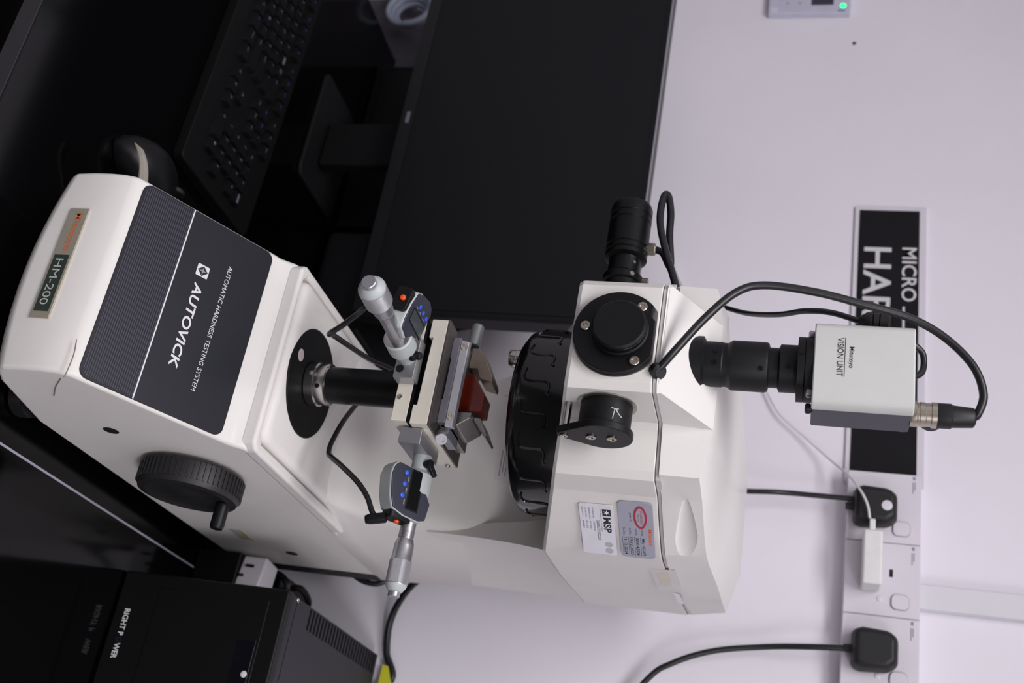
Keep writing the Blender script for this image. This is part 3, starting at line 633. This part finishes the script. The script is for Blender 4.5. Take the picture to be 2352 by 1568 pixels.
# ================================================================= WALL FITTINGS
SP = mat('white_switch_plastic', 'dcd7df', .35, 0, .01)
sg = root('name_sign', 'black wall sign reading MICRO HARD in white letters', 'sign', (-315, 458, 440))
mk('sign_border', bx(-516, -118, 457, WY, 436, 528), SP, sg, .8)
mk('sign_board', bx(-509.5, -122.5, 456, 457.2, 442, 519), mat('black_sign_print', '141317', .5, 0, .08, .02, 30, spec=.2), sg, label='black sign face')
text('HARDNESS', (-451, 456, 449), EX, EZ, 262, 35.5, PRINTW, sg, bold=.012)
text('MICRO', (-452, 456, 497.5), EX, EZ, 81, 18.5, PRINTW, sg, bold=.012)
mk('sign_rule', bx(-363, -189, 455.85, 456, 499.5, 502.2), PRINTW, sg)
tk = mk('cable_trunking', bx(-118, 420, 438, WY, 439, 523), SP, None, 1.2, label='white wall trunking holding the power sockets', cat='trunking')
PK = mat('soft_grey_print', '8d889c', .6)
def socket(x0, label, socketvisible):
    k = root('power_socket', label, 'power socket', (x0+43, 435, 439), 'sockets along the wall trunking')
    mk('face_plate', bx(x0+.6, x0+85.8, 435, 439, 439.6, 522.6), SP, k, 1., 3)
    sx = x0+69; sw = mk('rocker_frame', poly(B(), rrect(18, 20, 6, 5, sx, 501), (0,435,0), EX, EZ, 0, .8), mat('switch_shadow_gap', 'a7a2aa', .5), k)
    mk('rocker', poly(B(), rrect(16.6, 18.6, 5.6, 5, sx, 501), (0,435,0), EX, EZ, .3, 3), SP, sw, .8)
    mk('indicator', lth([(3,0), (3,.8), (2.4,1)], (sx-2, 435, 479), (0,-1,0), 20), SP, k)
    for px_, pz in ((x0+36, 491), (x0+25, 463), (x0+47, 463)):
        mk('pin_slot', bx(px_-4.5, px_+4.5, 434.7, 435.3, pz-2, pz+2), HOLE, k)
    mk('maker_dot', bx(x0+3, x0+7, 434.8, 435.1, 513, 516), PK, k)
    for dz in (0, 2.1): mk('maker_print', bx(x0+10, x0+24-dz*2, 434.8, 435.1, 512.8+dz, 513.9+dz), PK, k)
    return k
socket(-126, 'white socket plate with the white-dotted black plug', False)
socket(-40, 'white socket plate partly covered by the white charger', True)
socket(46.2, 'white socket plate with the plain black plug', False)
def plug(cx, cz, w, h, label, tap, white):
    k = root('mains_plug', label, 'plug', (cx, 425, cz-h/2), 'black plugs in the wall sockets')
    t = tap
    sh = [(-w*.42,-h*.5),(w*.42,-h*.5),(w*.5,-h*.3),(w*.46,h*.3),(w*.3,h*.5),(-w*.3,h*.5),(-w*.46,h*.3),(-w*.5,-h*.3)]
    bm = B(); rings(bm, [[(cx+a*s, y, cz+b*s) for a, b in sh] for y, s in ((435,.96),(429,1.0),(415,.94),(409,.8))])
    mk('plug_body', bm, RUBBER, k, 4, 3, 50)
    mk('cord_grip', lth([(5,0), (4,9)], (cx, 428, cz-h*.5+1), (0,0,-1), 16), RUBBER, k)
    if white: mk('white_dot', lth([(6,0), (6,.6), (5.4,.8)], (cx+2, 408.9, cz+12), (0,-1,0), 24), SP, k, label='round white inspection sticker')
    return k
def plug_at(u, v, label, white):
    c = P(v, u, 'y', 413); return plug(c.x, c.z, 48, 50, label, 0, white)
plug_at(1157, 2012, 'black mains plug with a round white sticker', True)
plug_at(1488, 2011, 'plain black mains plug without a sticker', False)
ca, cb = P(1984, 1212, 'y', 398), P(2026, 1342, 'y', 398)
ad = root('usb_charger', 'white block charger plugged into the middle socket', 'charger', (ca.x+30, 419, ca.z))
WG = mat('white_gloss_plastic', 'e2e2e0', .35, spec=.3)
mk('charger_body', bx(ca.x, cb.x, 398, 432, ca.z, cb.z), WG, ad, 3, 3)
mk('charger_pins', bx(ca.x+40, ca.x+50, 431, 435.5, ca.z+6, cb.z-6), SP, ad)
mk('usb_plug', bx(ca.x-13, ca.x+.5, 399.5, 407, ca.z+6.5, ca.z+13), WG, ad, 1.5, 3)
mk('conduit', bx(1.5, 30, 446, WY, 523, 1500), mat('white_pvc_conduit', 'dddce2', .4, 0, .01), None, 1.2, label='white vertical cable conduit rising from the trunking', cat='conduit')
# wall device at the far left
dv = root('wall_controller', 'white wall controller with a dark screen and green light', 'controller', (-880, 455, 297))
mk('controller_body', bx(-898, -853, 449, WY, 297, 417), mat('bluish_white_plastic', 'c7c6d8', .4), dv, 2)
mk('controller_screen', bx(-896, -868, 448.4, 449.2, 360, 392), mat('dark_screen_glass', '3a3744', .2), dv)
mk('status_light', lth([(4,0), (4,.8), (2.5,1.6)], (-866, 449, 406), (0,-1,0), 18), mat('green_led', '22e070', .3, emit=3.), dv, label='glowing green status light')
mk('controller_tag', bx(-864, -855, 448.6, 449.2, 301, 311), SP, dv)
for z in (325, 343): mk('controller_hole', lth([(1.6,0), (1.6,.5), (1,.6)], (-872, 449, z), (0,-1,0), 12), PK, dv)
mk('blue_mark', bx(-858, -855, 448.6, 449.2, 399, 409), mat('blue_print', '4a86b8', .5), dv)

# ================================================================= MONITOR
MY, MX0, MX1, MZ0, MZ1 = 258., -756., -212., -158., 183.
MN = root('monitor', 'large black computer monitor switched off beside the tester', 'monitor', (-484, MY+40, -285))
mk('monitor_shell', bx(MX0-1, MX1+1, MY+3, MY+32, MZ0-1, MZ1+1), mat('grey_black_shell', '1c1c20', .45), MN, 2)
mk('bezel', bx(MX0, MX1, MY+.5, MY+4, MZ0, MZ1), BLACKP, MN, .8)
mk('top_trim', bx(MX0, MX1, MY+1, MY+5, MZ1, MZ1+1.2), mat('pale_trim', '9a98a2', .4), MN)
mk('screen', bx(MX0+8, MX1-7, MY-.2, MY+1, MZ0+18, MZ1-7), mat('dark_matt_screen', '0f0f13', .45, 0, .02, 0, 4, spec=.3), MN, label='dark matt screen')
mk('chin', bx(MX0, MX1, MY-1.2, MY+1, MZ0, MZ0+17.5), mat('gloss_chin', '0f0f12', .4), MN)
mk('chin_mark', bx(-514, -496, MY-1.5, MY-1.1, -151, -146), mat('dim_silver_print', '6a6570', .4), MN)
MBK = mat('matt_stand_plastic', '0a0a0c', .6, spec=.25)
mk('stand_neck', bx(-520, -450, MY+32, MY+52, -278, 40), MBK, MN, 4)
mk('stand_base', poly(B(), rrect(170, 124, 14, 5, -495, MY+55), (0,0,0), EX, EY, -285, -279), MBK, MN, 2)
bm = B(); rings(bm, [[(x, y, z) for x, z in ((-898,-1035),(-772,-1035),(-772,-284),(-713,-284),(-713,-105),(-898,-105))] for y in (454, 460)])  # added panel: deep shade on the wall below the monitor, put into its grey
mk('wall_shade_panel', bm, mat('wall_shade_grey', '57525c', .6, 0, .05), None, label='added grey panel coloured as the shaded wall at the desk end', cat='panel')
PC = root('desktop_computer', 'flat black desktop computer standing behind the monitor', 'computer', (-560, 428, -285))
mk('computer_case', bx(-712, -420, 400, 456, -285, -100), MBK, PC, 3)
mk('front_grille', bx(-700, -432, 398.5, 400.5, -270, -115), BLACKM, PC, 1)
EQ = root('equipment_case', 'black soft equipment case behind the tester base', 'case', (-245, 425, -285))
mk('case_body', bx(-405, -100, 385, 452, -285, -112), mat('black_fabric_case', '17161a', .8, 0, .2, .5, 40), EQ, 12, 4)
mk('case_handle', tube(B(), [(-200,384,-124), (-196,381,-110), (-170,380,-106), (-144,381,-110), (-140,384,-124)], 4, 6, 8), RUBBER, EQ)
# ================================================================= KEYBOARD AND MOUSE
KB = root('keyboard', 'black full-size computer keyboard in front of the monitor', 'keyboard', (-474, 80, -285))
KM = mat('black_keyboard_plastic', '070708', .6, 0, .05, .05, 120, spec=.2); KK = mat('black_key_plastic', '08080a', .6, 0, .05, .05, 120, spec=.2)
LEGW = mat('grey_key_legend', '5d5e66', .7); LEGB = mat('blue_key_legend', '2c4c8c', .7)
bm = B(); rings(bm, [[(a, b, z+(b-80)*.03*k) for a, b in rrect(w, 160, 8, 4, -474, 80)] for z, w, k in ((-285,452,0),(-272,452,1),(-270,448,1))])
mk('keyboard_case', bm, KM, KB, 1)
rows = [('Esc F1 F2 F3 F4 F5 F6 F7 F8 F9 F10 F11 F12', [1]*13),
        ('` 1 2 3 4 5 6 7 8 9 0 - = Bksp', [1]*13+[2]),
        ('Tab Q W E R T Y U I O P [ ] \\', [1.5]+[1]*12+[1.5]),
        ('Caps A S D F G H J K L ; \' Enter', [1.75]+[1]*11+[2.25]),
        ('Shift Z X C V B N M , . / Shift', [2.25]+[1]*10+[2.75]),
        ('Ctrl Win Alt _ Alt Fn Menu Ctrl', [1.25]*3+[6.25]+[1.25]*4)]
PT = 18.6
def key(x, y, w, s, h=1., blue=False):
    z = -271+(y-80)*.03
    kw, kd = w*PT-2.2, h*PT-2.2
    def kb():
        return rings(B(), [[(a, b, zz) for a, b in rrect(kw*f, kd*f, 1.5, 2)] for zz, f in ((0,1),(5,.9),(7.5,.84))])
    k = inst(('key', w, h), kb, 'key', KB, (x+w*PT/2, y, z), EZ, KK)
    k.rotation_euler = (0,0,0)
    if s and s != '_':
        mt = LEGB if blue else LEGW
        hh = 4.2 if len(s) == 1 else 3.
        text(s, (x+3.2, y-1.5, z+7.6), EX, EY, None, hh, mt, k, name='legend', depth=.1)
for r, (ks, ws) in enumerate(rows):
    x = -692.; y = 136-r*PT-(6 if r else 0)
    for i, (s, w) in enumerate(zip(ks.split(), ws)):
        if r == 0 and i in (1, 5, 9): x += PT*.65
        key(x, y, w, s, blue=(r == 0 and i > 0) or (i in (1, 5)))
        x += w*PT
for r in range(3):
    for c_ in range(3):
        key(-402+c_*PT, 136-r*PT-(6 if r else 0), 1, (('Prt','Scr','Brk'),('Ins','Hm','Up'),('Del','End','Dn'))[r][c_], blue=r == 1)
key(-402+PT, 136-4*PT-6, 1, '^'); [key(-402+i*PT, 136-5*PT-6, 1, s) for i, s in enumerate('<v>')]
for r, ks in enumerate(('N/*-', '789+', '456', '123E', '0_.')):
    for i, s in enumerate(ks):
        if s == '_': continue
        key(-336+i*PT, 136-(r+1)*PT-6, 2 if s == '0' else 1, s)
KB.rotation_euler = (0, 0, math.radians(-1.5))
MS = root('computer_mouse', 'black computer mouse on the desk beside the tester base', 'mouse', (-196, -50, -285))
rs = []; MYO = 20
for i in range(13):
    t = i/12; ang = math.pi*t; w = 31*math.sin(ang)**.55 if 0 < t < 1 else 3; hgt = 6+33*math.sin(ang)**.7*(1.05-.35*t) if 0 < t < 1 else 5
    yy = -118+MYO+t*112
    rs.append([(-200+w*math.cos(a), yy, -284+hgt*max(0, math.sin(a))**.8) for a in [math.pi*k/12 for k in range(13)]])
bm = B(); rings(bm, rs); mk('mouse_shell', bm, mat('satin_black_plastic', '0b0b0e', .42, 0, .05, spec=.3), MS, 0, 2, 70)
mk('scroll_wheel', lth([(8,-3), (10,-2), (10,2), (8,3)], (-200, -30+MYO, -262), EX, 24), RUBBER, MS)
ps = spline([P(319,336,'z',-245), P(325,352,'z',-242), P(329,372,'z',-240), P(330,396,'z',-240), P(326,425,'z',-242), P(312,470,'z',-246)], 6); rs = []
for i, p in enumerate(ps):
    rs.append([p+EY*(5.6*a)+EZ*(1.2*a+b) for a, b in ((-1,-.7),(-.1,-.7),(0,-.3),(.1,-.7),(1,-.7),(1,.7),(.1,.7),(0,.3),(-.1,.7),(-1,.7))])
bm = B(); rings(bm, rs); mk('ribbon_cable', bm, mat('aged_beige_ribbon', '9c968c', .55, 0, .06), None, 0, 2, 40, label='aged beige twin ribbon cable lying over the mouse beside the base', cat='cable')
# white coil of cable at the far desk end
cc = P(948, 28, 'y', 420)
bm = B(); pts = []
for i in range(70):
    a = 2*math.pi*i/20; r_ = 34-i*.22
    pts.append((cc.x+r_*math.cos(a), cc.y+(i*.35-12), cc.z+r_*1.15*math.sin(a)-4))
mk('coiled_cable', tube(bm, pts, 5, 2, 8), mat('bluish_white_cable', '9aa2b4', .5), None, 0, 2, 60, label='bluish white cable coiled below the monitor edge', cat='cable')

# ================================================================= UPS AND SMALL THINGS
UP = root('power_supply_unit', 'black power backup unit with a dark grey vented top', 'power unit', (300, 300, -285))
UG = mat('dark_grey_steel_case', '2b2a30', .55, 0, .03, .08, 100, spec=.25)
mk('case', bx(160, 420, 166, 446, -283, -100), UG, UP, 1.5)
fp = mk('front_cover', bx(158.5, 421, 152, 166, -284, -99.5), mat('black_front_plastic', '070708', .5, 0, .05, spec=.3), UP, 2.5, 3, label='black plastic front cover')
mk('front_step', bx(172, 408, 151.2, 153, -240, -118), MATS['black_front_plastic'], fp, 1.5)
mk('display_window', bx(212, 262, 150.4, 151.6, -140, -121), mat('navy_window', '0a0b14', .15), fp, .5)
mk('power_light', lth([(3.2,0), (3.2,.8), (2.2,1.2)], P(560, 1548, 'y', 150.9), (0,-1,0), 18), mat('white_indicator', 'd9d9df', .4), fp)
text('RIGHT P', P(290, 1397, 'y', 151.6)+Vector((0,0,-1)), EX, EZ, 27, 6.4, PRINTW, fp, bold=.025)
text('O', P(290, 1397, 'y', 151.6)+Vector((28.5,0,-1)), EX, EZ, 5.2, 6.4, mat('dark_blue_print', '15193a', .5), fp, bold=.025)
text('WER', P(290, 1397, 'y', 151.6)+Vector((34.5,0,-1)), EX, EZ, 15.5, 6.4, PRINTW, fp, bold=.025)
for i in range(24):
    y = 214+i*9.4
    mk('vent_slot', bx(162.5, 184, y, y+4.2, -100.4, -99.7), mat('vent_shadow', '09090b', .8, spec=.1), UP)
mk('seam_line', bx(160, 420, 176, 177, -100.3, -99.85), MATS['vent_shadow'], UP)
screw(UP, (163, 176, -100), EZ, 2.4, 1.2)
EB = root('extension_block', 'white extension socket block between the tester and the power unit', 'extension socket', (108, 318, -285))
bm = B(); rings(bm, [[(a, b, z) for a, b in ((95,292),(131,284),(136,322),(98,326))] for z in (-230, -200)])
mk('block_body', bm, SP, EB, 3, 3)
mk('block_slot', bx(106, 109, 286.5, 290.5, -222, -213), HOLE, EB); mk('block_slot', bx(118, 121, 284.5, 288, -229, -222), HOLE, EB)
mk('block_foot', bx(94, 140, 284, 330, -285, -230), BLACKP, EB, 2)
AD = root('power_adapter', 'black power adapter brick with bundled leads behind the tester', 'power adapter', (130, 390, -285))
mk('adapter_body', bx(96, 152, 356, 440, -285, -205), BLACKP, AD, 5, 3)
mk('adapter_lead', tube(B(), [(110,356,-230), (100,345,-210), (112,338,-190), (128,348,-196), (134,360,-215)], 4, 6, 8), RUBBER, AD)
mk('adapter_lead', tube(B(), [(118,358,-206), (112,352,-180), (124,370,-172), (132,392,-190), (134,400,-206)], 4, 6, 8), RUBBER, AD)
YT = mk('yellow_tag', rings(B(), [[(p.x, y_, p.z) for p in (P(862,1600,'y',452), P(880,1526,'y',452), P(893,1530,'y',452), P(905,1610,'y',452))] for y_ in (450, 452)]), mat('yellow_tag_plastic', 'c9c832', .5), None, label='yellow tag behind the power unit', cat='tag')
